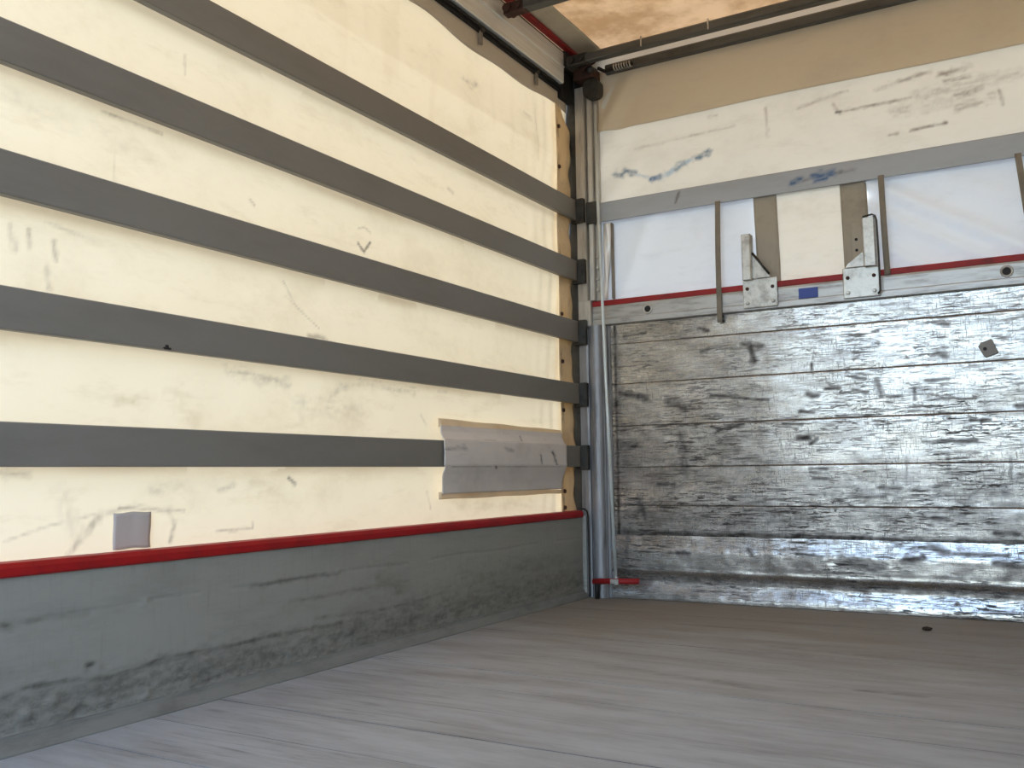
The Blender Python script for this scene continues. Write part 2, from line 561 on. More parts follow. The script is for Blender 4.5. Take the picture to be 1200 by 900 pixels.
def curtain_x(y, z):
    s = ((z - 0.34) / 0.328) % 1.0
    bul = -0.010 * np.sin(np.pi * s) + 0.004 * (vnoise(y, z, 1.6, 3.0, 3) - 0.5) * 2
    wr = 0.0035 * (vnoise(y, z, 7, 1.3, 4) - 0.5) + 0.0025 * (vnoise(y, z, 3, 14, 6) - 0.5)
    edge = np.clip((y + 0.55) / 0.5, 0, 1)
    ple = 0.007 * edge * np.sin(y * 62 + 1.4 * np.sin(z * 7) + z * 1.5) * (0.4 + 0.6 * vnoise(y, z, 2, 4, 9))
    return CX + bul + wr + ple


cur_marks = [
    ([(-1.794, 1.505), (-1.757, 1.482), (-1.723, 1.523)], 0.007, 1.0, srgb(70, 62, 54), 0.3),
    ([(-1.80, 1.56), (-1.76, 1.575), (-1.72, 1.56)], 0.005, 0.35, srgb(120, 108, 90), 0.5),
    ([(-3.140, 1.27), (-3.124, 1.213)], 0.012, 0.45, GRY, 0.9), ([(-3.095, 1.27), (-3.087, 1.229)], 0.008, 0.5, GRY, 0.9),
    ([(-3.024, 1.252), (-3.011, 1.207)], 0.010, 0.5, GRY, 0.9), ([(-3.05, 1.30), (-2.90, 1.28)], 0.008, 0.3, GRY, 0.9),
    ([(-2.616, 1.915), (-2.613, 1.858)], 0.006, 0.5, GRY, 0.7), ([(-2.851, 1.577), (-2.844, 1.45)], 0.004, 0.25, GRY, 0.8),
    ([(-2.34, 1.537), (-2.321, 1.523)], 0.007, 0.5, GRY, 0.8), ([(-3.038, 1.182), (-3.030, 1.13)], 0.012, 0.35, GRY, 0.9),
    ([(-2.193, 1.293), (-2.123, 1.217), (-2.007, 1.154)], 0.0035, 0.45, GRY, 0.6), ([(-2.815, 0.847), (-2.721, 0.861)], 0.022, 0.35, TAN, 0.9),
    ([(-2.438, 0.975), (-2.292, 0.955), (-2.161, 0.948)], 0.022, 0.4, GRY, 0.95), ([(-2.157, 0.633), (-2.123, 0.612)], 0.008, 0.9, srgb(84, 78, 70), 0.6),
    ([(-2.806, 0.559), (-2.582, 0.541)], 0.005, 0.6, GRY, 0.6), ([(-3.18, 0.655), (-3.072, 0.65)], 0.012, 0.35, GRY, 0.9),
    ([(-3.126, 0.489), (-3.009, 0.521), (-2.85, 0.548)], 0.004, 0.4, GRY, 0.8),
    ([(-2.95, 0.445), (-2.90, 0.50), (-2.86, 0.54)], 0.014, 0.55, GRY, 0.9),
    ([(-2.86, 0.545), (-2.737, 0.558), (-2.637, 0.544), (-2.613, 0.50), (-2.629, 0.455)], 0.010, 0.55, GRY, 0.8),
    ([(-2.455, 0.475), (-2.308, 0.475), (-2.311, 0.495)], 0.005, 0.55, GRY, 0.7),
    ([(-1.955, 0.915), (-1.90, 0.955), (-1.753, 0.978), (-1.45, 0.969)], 0.018, 0.35, GRY, 0.95),
    ([(-2.08, 0.88), (-1.80, 0.87)], 0.05, 0.25, GRY, 0.95), ([(-1.831, 0.992), (-1.556, 0.989), (-1.22, 0.985)], 0.010, 0.4, GRY, 0.8),
    ([(-2.179, 1.248), (-2.101, 1.206), (-2.019, 1.161)], 0.004, 0.3, GRY, 0.7),
    ([(-2.06, 1.118), (-2.00, 1.125), (-1.94, 1.105)], 0.014, 0.55, srgb(110, 102, 90), 0.8),
    ([(-1.06, 2.42), (-1.0, 2.40), (-0.95, 2.43)], 0.018, 0.45, GRY, 0.95), ([(-1.189, 1.872), (-1.158, 1.862)], 0.010, 0.5, GRY, 0.8),
    ([(-0.504, 2.439), (-0.437, 2.434)], 0.02, 0.3, GRY, 0.9), ([(-0.389, 2.5), (-0.363, 2.239)], 0.008, 0.3, GRY, 0.8),
    ([(-2.70, 0.60), (-2.60, 0.61)], 0.02, 0.25, GRY, 0.95), ([(-2.46, 0.60), (-2.40, 0.61)], 0.012, 0.4, GRY, 0.9),
    ([(-2.98, 0.60), (-2.93, 0.50)], 0.03, 0.2, GRY, 0.95), ([(-2.32, 0.62), (-2.2, 0.58)], 0.03, 0.25, TAN, 0.9),
    ([(-1.40, 0.88), (-1.36, 0.84)], 0.005, 0.4, GRY, 0.6), ([(-1.36, 0.57), (-1.33, 0.50)], 0.008, 0.45, GRY, 0.8),
    ([(-2.62, 0.87), (-2.55, 0.80)], 0.04, 0.3, TAN, 0.95), ([(-3.16, 1.60), (-2.7, 1.55)], 0.03, 0.15, GRY, 0.95),
    ([(-2.9, 1.645), (-2.70, 1.642)], 0.006, 0.6, srgb(90, 80, 66), 0.9), ([(-1.1, 0.50), (-0.5, 0.49)], 0.03, 0.25, TAN, 0.9)]


def cur_dirt(a, b):
    """grime gathered just under each slat where it rubs the sheet"""
    e = np.zeros(a.shape + (4,))
    e[..., :3] = np.array(TAN[:3])
    al = np.zeros(a.shape)
    for zb in (1.98, 1.652, 1.322, 0.998, 0.669):
        d = zb - b
        al = np.maximum(al, np.clip(1 - np.abs(d) / 0.028, 0, 1) * (vnoise(a, b, 3.2, 6, 21) > 0.35) * vnoise(a, b, 3.2, 20, 22) * 0.45)
    al = np.maximum(al, np.clip(1 - np.abs(b - 2.3) / 0.3, 0, 1) * np.clip(vnoise(a, b, 16, 2, 33) - 0.62, 0, 1) * 0.5)
    e[..., 3] = al
    return e


YC = np.concatenate([np.linspace(REAR, -3.45, 12), span(-3.40, -0.043, 0.0062)])
ZC = span(0.36, 2.68, 0.0068)
wl = grid('wall_left', YC, ZC, lambda a, b: (curtain_x(a, b), a, b), CUR, cur_marks, extra=cur_dirt)
lay(wl, (CX, REAR / 2, 0.36))
tag(wl, 'cream translucent tarpaulin side curtain lit from outside, left side', 'wall', kind='structure')
# doubled hem along the top, rail shade put into its colour, lower edge wavy
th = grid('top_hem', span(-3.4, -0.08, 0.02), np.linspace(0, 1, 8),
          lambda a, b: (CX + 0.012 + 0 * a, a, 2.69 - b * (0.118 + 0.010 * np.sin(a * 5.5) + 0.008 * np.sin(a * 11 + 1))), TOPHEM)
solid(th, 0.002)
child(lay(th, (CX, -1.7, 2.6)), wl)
# doubled hem at the front edge with its rivets
eh = grid('edge_hem', np.linspace(0, 1, 14), span(0.43, 2.60, 0.01),
          lambda a, b: (CX + 0.014 + 0.004 * np.sin(b * 40 + a * 3) * a, -0.205 + 0.006 * np.sin(b * 9) + a * (0.150 + 0.012 * np.sin(b * 19)) * np.clip((2.68 - b) / 0.2, 0.3, 1), b),
          HEM, [([(0.12, z - 0.03), (0.16, z + 0.03)], 0.05, 0.6, srgb(120, 92, 66), 0.6) for z in (0.47, 0.56, 0.96, 1.21, 1.46, 1.75, 2.27, 2.45)])
solid(eh, 0.002)
child(lay(eh, (CX, -0.13, 0.43)), wl)
bm = bmesh.new()
add_tube(bm, [(CX + 0.012, -0.187, 0), (CX + 0.020, -0.187, 0), (CX + 0.022, -0.187, 0)], [0.011, 0.010, 0.006], 12)
riv0 = bm_obj('rivet', bm, RUST)
lay(riv0, (CX, -0.187, 0))
for k, z in enumerate((0.462, 0.545, 0.960, 1.213, 1.462, 1.760, 2.25, 2.47)):
    r = riv0 if k == 0 else copy_of(riv0)
    r.location = (CX + 0.006, -0.187, z)
    child(r, wl)

# small square patch glued on the sheet
sp = grid('square_patch', span(-2.823, -2.703, 0.01), span(0.446, 0.545, 0.01),
          lambda a, b: (curtain_x(a, b) + 0.006 + 0.003 * (vnoise(a, b, 30, 30, 8) - 0.3), a + 0.001 * np.sin(b * 90), b + 0.0015 * np.sin(a * 70)), SMALLPATCH)
solid(sp, 0.003)
lay(sp, (CX, -2.763, 0.446))
tag(sp, 'small square grey patch glued on the left tarpaulin just above the red edge', 'patch')

# right curtain (out of frame, closes the body)
wr = thing('wall_right', (W + 0.05, REAR / 2, 0), 'cream tarpaulin side curtain, right side', 'wall', kind='structure')
rc = grid('tarpaulin', span(REAR, 0, 0.1), span(0.36, 2.9, 0.1), lambda a, b: (W + 0.05 + 0.01 * np.sin(a * 3) * np.sin(b * 4), a, b), RIGHTCUR)
child(lay(rc, (W + 0.05, REAR / 2, 0.36)), wr)
child(lay(box('side_board', (W + 0.0, REAR, -0.02), (W + 0.03, 0.0, 0.41), SLAT, 0.004), (W, REAR / 2, 0)), wr)
for zt in (2.093, 1.763, 1.437, 1.104, 0.777):
    child(lay(box('slat', (W + 0.0, REAR, zt - 0.11), (W + 0.025, -0.04, zt), SLAT, 0.003), (W, REAR / 2, zt)), wr)

# ceiling -------------------------------------------------------------------------------------


def roof_z(x, y):
    k = np.abs(((y + 0.17) / 0.66) % 1.0 - 0.5) * 2
    return ROOF - 0.012 * (1 - k) * np.sin(np.clip(x / W, 0, 1) * np.pi) + 0.008 * (vnoise(x, y, 4, 5, 14) - 0.5)


ce = grid('ceiling', span(-0.06, W + 0.06, 0.04), span(REAR, 0.06, 0.04), lambda a, b: (a, b, roof_z(a, b)), ROOFM)
lay(ce, (W / 2, REAR / 2, ROOF))
tag(ce, 'mottled peach translucent roof tarpaulin', 'ceiling', kind='structure')
rb_ = grid('roof_border', span(0.02, 0.165, 0.02), span(REAR, 0.02, 0.05), lambda a, b: (a, b, roof_z(a, b) - 0.006), ROOFEDGE)
solid(rb_, 0.002)
child(lay(rb_, (0.1, REAR / 2, ROOF)), ce)
re = extrude_profile('red_edging', [(0.004, 2.876), (0.034, 2.876), (0.038, 2.884), (0.034, 2.896), (0.004, 2.896)], 'y', REAR, 0.0, DARKRED)
child(lay(re, (0.02, REAR / 2, 2.88)), ce, 'dark red roof edging')

# wall_back: outer skin + bulkhead planks + kick rail ------------------------------------------------
wb = thing('wall_back', (W / 2, 0.03, 0), 'worn aluminium bulkhead boards below and cream and white tarpaulin above', 'wall', kind='structure')


def pm(pts, w_, s=0.9, c=BLK, rag=0.5):
    return (pts, max(w_ * 1.15, 0.0092), min(1.0, s * 1.35), c, rag * 0.9)


panel_marks = [pm(p, w_, s) for p, w_, s in [
    ([(0.232, 1.344), (0.354, 1.352)], 0.008, .7), ([(0.639, 1.352), (0.685, 1.336)], 0.012, .7), ([(0.889, 1.255), (0.908, 1.17)], 0.016, .8), ([(0.86, 1.25), (0.95, 1.235)], 0.014, .7),
    ([(0.649, 1.236), (0.688, 1.240)], 0.012, .8), ([(1.158, 0.991), (1.201, 0.984)], 0.016, .85), ([(1.12, 0.913), (1.18, 0.905)], 0.010, .9), ([(1.152, 0.646), (1.229, 0.641)], 0.008, 1),
    ([(1.164, 0.600), (1.227, 0.598)], 0.008, 1), ([(1.106, 0.788), (1.155, 0.790)], 0.016, .8), ([(1.16, 0.76), (1.192, 0.782)], 0.010, .7), ([(1.038, 0.859), (1.126, 0.850)], 0.009, .7),
    ([(0.203, 1.047), (0.35, 1.014)], 0.020, .8), ([(0.69, 1.01), (0.97, 0.974)], 0.007, .7), ([(0.472, 0.989), (0.551, 0.956)], 0.026, .6), ([(1.712, 1.281), (1.773, 1.268)], 0.010, .6),
    ([(1.728, 1.146), (1.757, 1.122)], 0.016, .5), ([(1.668, 1.027), (1.76, 1.026)], 0.010, .5), ([(1.362, 1.003), (1.419, 0.986)], 0.011, .6), ([(1.365, 1.059), (1.419, 1.05)], 0.009, .6),
    ([(1.463, 1.044), (1.484, 0.979)], 0.014, .5), ([(1.621, 0.989), (1.621, 0.945)], 0.008, .5), ([(1.716, 0.759), (1.858, 0.753)], 0.010, .7),
    ([(1.84, 0.844), (1.914, 0.843)], 0.009, .75), ([(0.723, 0.84), (0.846, 0.86)], 0.014, .7), ([(0.196, 0.775), (0.281, 0.769)], 0.016, .7), ([(0.399, 0.579), (0.48, 0.575)], 0.013, .75),
    ([(0.527, 0.824), (0.545, 0.63)], 0.030, .55), ([(0.294, 0.483), (0.333, 0.407)], 0.030, .6), ([(1.677, 0.425), (1.722, 0.419)], 0.016, .7), ([(1.449, 0.557), (1.544, 0.553)], 0.013, .6),
    ([(1.316, 0.514), (1.479, 0.515)], 0.009, .6), ([(1.909, 0.364), (1.994, 0.358)], 0.013, .7), ([(0.20, 0.332), (0.818, 0.325)], 0.022, .8), ([(0.80, 0.33), (1.405, 0.325)], 0.022, .8),
    ([(1.40, 0.325), (2.2, 0.325)], 0.018, .7), ([(1.744, 0.704), (1.74, 0.622)], 0.005, .3), ([(1.574, 0.691), (1.569, 0.573)], 0.005, .3), ([(1.984, 0.683), (1.981, 0.587)], 0.005, .3),
    ([(2.017, 0.898), (2.045, 0.897)], 0.012, .7), ([(1.647, 0.756), (1.858, 0.758)], 0.005, .6), ([(1.236, 1.014), (1.304, 1.013)], 0.006, .7), ([(1.181, 1.133), (1.181, 1.106)], 0.008, .7)]]
panel_marks += [pm([(0.18, 0.10), (0.18, 1.40)], 0.011, .75, BLK, 0.5), pm([(0.85, 0.5), (1.0, 0.42)], 0.07, .35, BLK, 0.95), pm([(0.25, 0.66), (0.9, 0.66)], 0.10, .30, BLK, 0.98),
                pm([(1.2, 0.50), (2.1, 0.48)], 0.12, .32, BLK, 0.98), pm([(0.3, 0.42), (1.1, 0.42)], 0.08, .38, BLK, 0.98), pm([(0.2, 0.82), (0.8, 0.80)], 0.08, .28, BLK, 0.98)]
PZ = [1.412, 1.305, 1.095, 0.875, 0.662, 0.468, 0.318]
for z1, z0 in zip(PZ, PZ[1:]):
    zz = [z0 + 0.0005, z0 + 0.0009, z0 + 0.005] + list(span(z0 + 0.005, z1 - 0.005, 0.006))[1:-1] + [z1 - 0.005, z1 - 0.0009, z1 - 0.0005]

    def py(a, b, z0=z0, z1=z1):
        e = np.minimum(b - z0, z1 - b)
        dent = 0.0022 * (vnoise(a, b, 5, 7, 41) - 0.5) + 0.0010 * (vnoise(a, b, 17, 22, 42) - 0.5)
        return a, np.where(e < 0.0007, 0.004, 0.0) + dent * np.clip(e / 0.02, 0, 1), b
    p = grid('plank', span(0.10, W, 0.006), zz, py, ALU, panel_marks)
    child(lay(p, (W / 2, 0, z0)), wb)

# kick rail: formed aluminium profile along the foot of the bulkhead (y is depth towards the viewer, z up)
KP = [(0.000, 0.320), (-0.001, 0.312), (-0.006, 0.285), (-0.0135, 0.250), (-0.0150, 0.238), (-0.0150, 0.160), (-0.0160, 0.146), (-0.0140, 0.136), (-0.0060, 0.124),
      (-0.003, 0.110), (-0.003, 0.088), (-0.006, 0.072), (-0.0165, 0.030), (-0.0185, 0.014), (-0.0185, 0.002)]
KS = [0.0]
for (a, b), (c, d) in zip(KP, KP[1:]):
    KS.append(KS[-1] + math.hypot(c - a, d - b))
ks = np.linspace(0, KS[-1], 70)
ky, kz = np.interp(ks, KS, [p[0] for p in KP]), np.interp(ks, KS, [p[1] for p in KP])


def kick_xyz(a, b):
    i = b / KS[-1] * 69
    y = np.interp(b, ks, ky)
    z = np.interp(b, ks, kz)
    d = 0.0030 * (vnoise(a, b, 9, 14, 51) - 0.5) + 0.0016 * (vnoise(a, b, 30, 30, 52) - 0.5)
    return a, y + d * np.clip((z - 0.0) / 0.02, 0, 1), z


kick_marks = [pm([(0.2, 0.155), (2.2, 0.150)], 0.008, .35), pm([(0.85, 0.055), (0.87, 0.08)], 0.012, .7), pm([(1.08, 0.07), (1.19, 0.08)], 0.010, .7), pm([(1.55, 0.08), (1.62, 0.075)], 0.018, .8),
              pm([(0.5, 0.085), (0.56, 0.085)], 0.012, .7), pm([(1.75, 0.05), (1.95, 0.05)], 0.012, .6), pm([(1.9, 0.085), (2.05, 0.09)], 0.02, .6), pm([(0.2, 0.21), (2.3, 0.225)], 0.020, .55, BLK, .9),
              pm([(0.2, 0.335), (2.3, 0.335)], 0.010, .8, srgb(60, 54, 48), .5), pm([(1.28, 0.10), (1.45, 0.12)], 0.03, .5), pm([(1.65, 0.02), (1.72, 0.04)], 0.02, .5)]
kr = grid('kick_rail', span(0.115, W, 0.006), ks, kick_xyz, ALULOW, kick_marks)
child(lay(kr, (W / 2, 0, 0)), wb)

# tarpaulin sheets of the upper bulkhead


def rng(a, lo, hi):
    return np.clip((a - lo) / (hi - lo), 0, 1)


up_marks = [pm(p, w_, s, c, r) for p, w_, s, c, r in [
    ([(1.161, 2.386), (1.393, 2.423)], 0.010, .40, GRY, .9), ([(1.519, 2.396), (1.756, 2.434)], 0.012, .45, GRY, .9), ([(1.792, 2.409), (1.922, 2.42)], 0.014, .6, GRY, .9),
    ([(1.812, 2.372), (1.913, 2.376)], 0.014, .55, GRY, .9), ([(1.34, 2.327), (1.669, 2.329)], 0.006, .55, GRY, .8), ([(1.34, 2.328), (1.36, 2.328)], 0.007, .8, BLK, .4),
    ([(1.661, 2.176), (1.809, 2.183)], 0.007, .75, GRY, .8), ([(1.858, 2.295), (1.959, 2.314)], 0.018, .45, GRY, .9), ([(1.855, 2.239), (1.955, 2.25)], 0.018, .45, GRY, .9),
    ([(0.308, 2.344), (0.845, 2.362)], 0.009, .30, GRY, .9), ([(0.718, 2.434), (0.756, 2.435)], 0.014, .35, GRY, .9), ([(2.027, 2.282), (2.037, 2.216)], 0.006, .5, GRY, .7),
    ([(0.193, 2.226), (0.225, 2.216), (0.255, 2.238), (0.285, 2.216), (0.310, 2.212)], 0.018, .95, srgb(58, 96, 124), .75), ([(0.310, 2.206), (0.393, 2.172)], 0.008, .45, srgb(120, 160, 190), .8),
    ([(0.393, 2.164), (0.443, 2.167)], 0.016, .9, srgb(46, 96, 138), .65), ([(0.443, 2.161), (0.531, 2.198)], 0.015, .55, srgb(110, 160, 192), .8),
    ([(0.531, 2.195), (0.58, 2.218)], 0.018, .9, srgb(66, 116, 146), .65), ([(0.58, 2.218), (0.637, 2.235)], 0.012, .55, srgb(110, 160, 190), .7), ([(0.647, 2.234), (0.709, 2.250)], 0.018, .85, srgb(74, 112, 138), .75),
    ([(1.007, 2.42), (1.01, 2.274)], 0.004, .35, GRY, .8), ([(1.326, 2.369), (1.356, 2.319)], 0.004, .5, GRY, .7), ([(1.57, 2.173), (1.601, 2.175)], 0.006, .6, GRY, .7),
    ([(1.70, 2.33), (2.1, 2.34)], 0.03, .25, GRY, .95), ([(1.6, 2.28), (2.0, 2.27)], 0.03, .25, GRY, .95)]]
sheet = grid('cream_sheet', span(0.05, W, 0.006), span(1.99, 2.925, 0.006),
             lambda a, b: (a, 0.022 + 0.010 * (vnoise(a, b, 2.2, 2.8, 61) - 0.5) + 0.006 * np.sin((b - a) * 22) * (1 - rng(a, 0.1, 0.5)) + 0.003 * (vnoise(a, b, 3, 18, 62) - 0.5), b), BACKCREAM, up_marks)
child(lay(sheet, (W / 2, 0.02, 1.99)), wb)
flap = grid('header_flap', span(0.09, W, 0.012), np.linspace(0, 1, 40),
            lambda a, b: (a, 0.006 + 0.006 * (vnoise(a, b, 3, 3, 63) - 0.5) + 0.018 * np.sin(b * 7 + a * 30) * (1 - rng(a, 0.1, 0.40)) * rng(a, 0.09, 0.14), 2.80 - b * (0.333 + 0.004 * np.sin(a * 4))), FLAP)
solid(flap, 0.002)
child(lay(flap, (W / 2, 0, 2.47)), wb)


def white_y(a, b):
    fold = np.zeros(a.shape)
    for (x0, z0, sl_, w_, h) in ((1.72, 1.80, -0.62, 0.035, 0.012), (1.66, 1.72, -0.60, 0.030, 0.008), (1.60, 1.60, -0.6, 0.03, 0.007), (1.90, 1.88, -0.55, 0.05, 0.006), (0.30, 1.75, 2.2, 0.05, 0.006)):
        d = (b - z0 - sl_ * (a - x0)) / math.hypot(1, sl_)
        fold += -2.2 * h * np.exp(-(d / w_) ** 2)
    return 0.020 + fold * (rng(a, 0.1, 0.3)) + 0.006 * (vnoise(a, b, 4, 4, 71) - 0.5)


for x0, x1 in ((0.05, 0.962), (1.440, W)):
    ws = grid('white_sheet', span(x0, x1, 0.010), span(1.40, 2.03, 0.010), lambda a, b: (a, white_y(a, b), b), WHITE)
    child(lay(ws, ((x0 + x1) / 2, 0.02, 1.40)), wb)
ms = grid('middle_sheet', span(0.945, 1.455, 0.015), span(1.42, 2.02, 0.02), lambda a, b: (a, 0.004 + 0.004 * (vnoise(a, b, 5, 5, 72) - 0.5), b), MIDCREAM)
child(lay(ms, (1.2, 0, 1.5)), wb)
for x0, x1 in ((0.938, 1.050), (1.345, 1.463)):
    b_ = grid('webbing_band', span(x0, x1, 0.014), span(1.42, 1.99, 0.02), lambda a, b: (a + 0.004 * np.sin(b * 5), -0.004 + 0.003 * np.sin(b * 11 + a * 3), b), BAND)
    solid(b_, 0.003)
    child(lay(b_, ((x0 + x1) / 2, 0, 1.42)), wb)
# wall skin behind the boards
child(lay(box('outer_skin', (-0.04, 0.034, -0.02), (W + 0.04, 0.046, 1.41), DARK), (W / 2, 0.04, 0)), wb)

# ------------------------------------------------------------------ left side: slats, side board, curb
SLATS = [(2.093, 1.983), (1.763, 1.653), (1.437, 1.325), (1.104, 0.998), (0.777, 0.669)]
SL_LABEL = ['topmost grey aluminium slat of the left curtain, highest of five',
            'second grey slat from the top along the left curtain',
            'middle grey slat of the five along the left curtain, third from the top',
            'fourth grey slat from the top, the one with a small tar spot',
            'lowest grey slat of the left curtain, partly covered by a grey fabric patch']
for k, (zt, zb) in enumerate(SLATS):
    t = thing('side_lath', (0, REAR / 2, zb), SL_LABEL[k], 'slat', 'slats along the left curtain')
    prof = [(0.0, zb + 0.004), (0.0, zt - 0.003), (-0.003, zt), (-0.022, zt), (-0.025, zt - 0.003), (-0.025, zb + 0.003), (-0.022, zb), (0.001, zb), (0.003, zb + 0.002)]
    child(lay(extrude_profile('board', prof, 'y', REAR, -0.050, SLAT), (0, REAR / 2, zb)), t)
    # end pocket on the post that carries the slat
    bm = bmesh.new()
    add_box(bm, (0.002, -0.074, zb - 0.012), (0.046, -0.0475, zt + 0.004), 0.003)
    add_box(bm, (-0.03, -0.072, zb - 0.016), (0.046, -0.0475, zb - 0.004), 0.002)
    child(lay(bm_obj('end_pocket', bm, DARK), (0, -0.05, zb)), t, 'dark steel end pocket')
bm = bmesh.new()
add_box(bm, (-0.012, -2.722, 0.999), (0.0040, -2.695, 1.006), 0.002)
add_box(bm, (-0.012, -2.715, 1.004), (0.0040, -2.704, 1.013), 0.002)
nick = tag(bm_obj('tar_spot', bm, BLACK), 'small black tar spot on the lower edge of the fourth slat', 'spot')
lay(nick, (0, -2.71, 1.0))

sb = thing('side_board', (0, REAR / 2, 0), 'grey dented low side board with red rubber edge below the left curtain', 'board')
kb_marks = [pm(p, w_, s, srgb(66, 64, 58), r) for p, w_, s, r in [
    ([(-3.3, 0.12), (-3.159, 0.127), (-3.088, 0.143), (-2.995, 0.14), (-2.875, 0.125), (-2.787, 0.129), (-2.704, 0.145), (-2.569, 0.14), (-2.473, 0.138), (-2.343, 0.141), (-2.217, 0.142), (-2.05, 0.136), (-1.954, 0.135)], 0.006, .65, .8),
    ([(-3.16, 0.122), (-2.87, 0.118), (-2.7, 0.135), (-2.4, 0.13)], 0.014, .35, .95),
    ([(-2.601, 0.045), (-2.496, 0.063)], 0.006, .7, .7), ([(-3.155, 0.06), (-2.991, 0.052), (-2.854, 0.058)], 0.012, .4, .9), ([(-2.62, 0.09), (-2.4, 0.10)], 0.02, .3, .95),
    ([(-2.373, 0.302), (-2.205, 0.306), (-1.955, 0.306)], 0.004, .5, .8), ([(-3.166, 0.300), (-2.938, 0.298)], 0.006, .4, .9), ([(-3.16, 0.297), (-3.14, 0.290)], 0.01, .6, .8),
    ([(-3.11, 0.087), (-3.078, 0.095)], 0.008, .6, .8), ([(-2.969, 0.06), (-2.947, 0.07)], 0.008, .8, .7), ([(-2.93, 0.165), (-2.915, 0.168)], 0.006, .8, .6),
    ([(-2.083, 0.167), (-1.718, 0.150), (-1.4, 0.16)], 0.008, .5, .9), ([(-2.204, 0.237), (-1.955, 0.236), (-1.718, 0.24), (-1.562, 0.239)], 0.008, .35, .95),
    ([(-3.3, 0.085), (-0.1, 0.085)], 0.055, .45, .98), ([(-1.9, 0.12), (-0.1, 0.12)], 0.07, .35, .97), ([(-2.9, 0.10), (-2.2, 0.09)], 0.03, .5, .98), ([(-1.75, 0.27), (-1.60, 0.2)], 0.03, .3, .9),
    ([(-1.2, 0.22), (-0.3, 0.2)], 0.05, .25, .97)]]
DENTS = [(-2.76, 0.305, 0.012, 0.004), (-2.65, 0.310, 0.008, 0.002), (-2.75, 0.058, 0.014, 0.006), (-3.09, 0.082, 0.013, 0.005), (-2.96, 0.050, 0.016, -0.006), (-3.02, 0.095, 0.012, 0.004), (-2.88, 0.06, 0.01, 0.004),
         (-2.60, 0.07, 0.010, 0.004), (-1.98, 0.306, 0.012, 0.004), (-2.05, 0.300, 0.010, -0.003), (-1.93, 0.312, 0.010, 0.003), (-1.80, 0.318, 0.010, 0.003), (-2.2, 0.07, 0.012, 0.004), (-1.9, 0.11, 0.02, 0.004)]


def kb_x(y, z):
    x = 0.0016 * (vnoise(y, z, 2.2, 8, 81) - 0.5) + 0.0034 * (vnoise(y, z, 11, 40, 82) - 0.5) * np.clip((0.16 - z) / 0.05, 0, 1)
    x = x - 0.0025 * np.exp(-((z - 0.305 - 0.003 * np.sin(y * 9)) / 0.004) ** 2) * (vnoise(y, z, 4, 2, 83) > 0.35)
    for yy, zz, r, h in DENTS:
        x = x + h * np.exp(-((y - yy) ** 2 + (z - zz) ** 2) / r ** 2)
    return x


bp = grid('panel', np.concatenate([np.linspace(REAR, -3.4, 10), span(-3.36, -0.064, 0.0075)]), span(0.0, 0.412, 0.0055), lambda a, b: (kb_x(a, b), a, b), KICK, kb_marks)
solid(bp, 0.025, 0)
bp.modifiers[-1].offset = -1.0
child(lay(bp, (0, REAR / 2, 0)), sb)
child(lay(extrude_profile('red_edge', [(-0.03, 0.410), (0.006, 0.408), (0.010, 0.413), (0.010, 0.430), (0.004, 0.442), (-0.03, 0.444)], 'y', REAR, -0.068, RED), (0, REAR / 2, 0.41)), sb, 'bright red rubber edge')
child(lay(extrude_profile('curb_profile', [(-0.02, -0.015), (0.030, -0.015), (0.032, 0.004), (0.026, 0.012), (0.008, 0.030), (0.006, 0.040), (-0.02, 0.042)], 'y', REAR, -0.05, CURB), (0, REAR / 2, 0)), sb)
child(lay(box('end_plate', (-0.03, -0.062, 0.02), (0.022, -0.047, 0.420), KICK, 0.008, 2), (0, -0.05, 0.02)), sb)
cb = tube('cable', [(0.0, -0.066, 0.452), (0.016, -0.066, 0.451), (0.030, -0.066, 0.440), (0.036, -0.066, 0.415), (0.037, -0.064, 0.30), (0.037, -0.064, 0.15), (0.038, -0.066, 0.05), (0.040, -0.070, 0.006)], 0.004, BLACK, 8)
lay(cb, (0.03, -0.065, 0.01))
tag(cb, 'thin black cable running down beside the side board end at the corner post', 'cable')

# patch sewn over the lowest slat
PT = thing('fabric_patch', (0.004, -0.80, 0.56), 'large creased grey fabric patch folded over the lowest slat near the corner', 'patch')
prof = [(0.840, -0.030), (0.815, -0.024), (0.786, -0.004), (0.780, 0.007), (0.730, 0.009), (0.678, 0.008), (0.670, 0.004), (0.640, -0.010), (0.600, -0.022), (0.558, -0.028)]


def patch_fn(a, b):
    z = np.interp(b, np.linspace(0, 1, 10), [p[0] for p in prof])
    x = np.interp(b, np.linspace(0, 1, 10), [p[1] for p in prof])
    t_ = np.linspace(0, 1, 5)
    y0 = np.interp(b, t_, [-1.310, -1.335, -1.341, -1.325, -1.302]) + 0.002 * np.sin(b * 30)
    y1 = np.interp(b, t_, [-0.222, -0.240, -0.250, -0.240, -0.238])
    y = y0 + a * (y1 - y0)
    x = x + 0.004 * (vnoise(y, z, 8, 5, 91) - 0.4) + 0.004 * np.sin(y * 30 + z * 40) * np.clip((0.66 - z) / 0.05, 0, 1) * vnoise(y, z, 3, 3, 92)
    return x + 0.003, y, z + 0.0015 * (vnoise(y, z, 6, 2, 93) - 0.5)


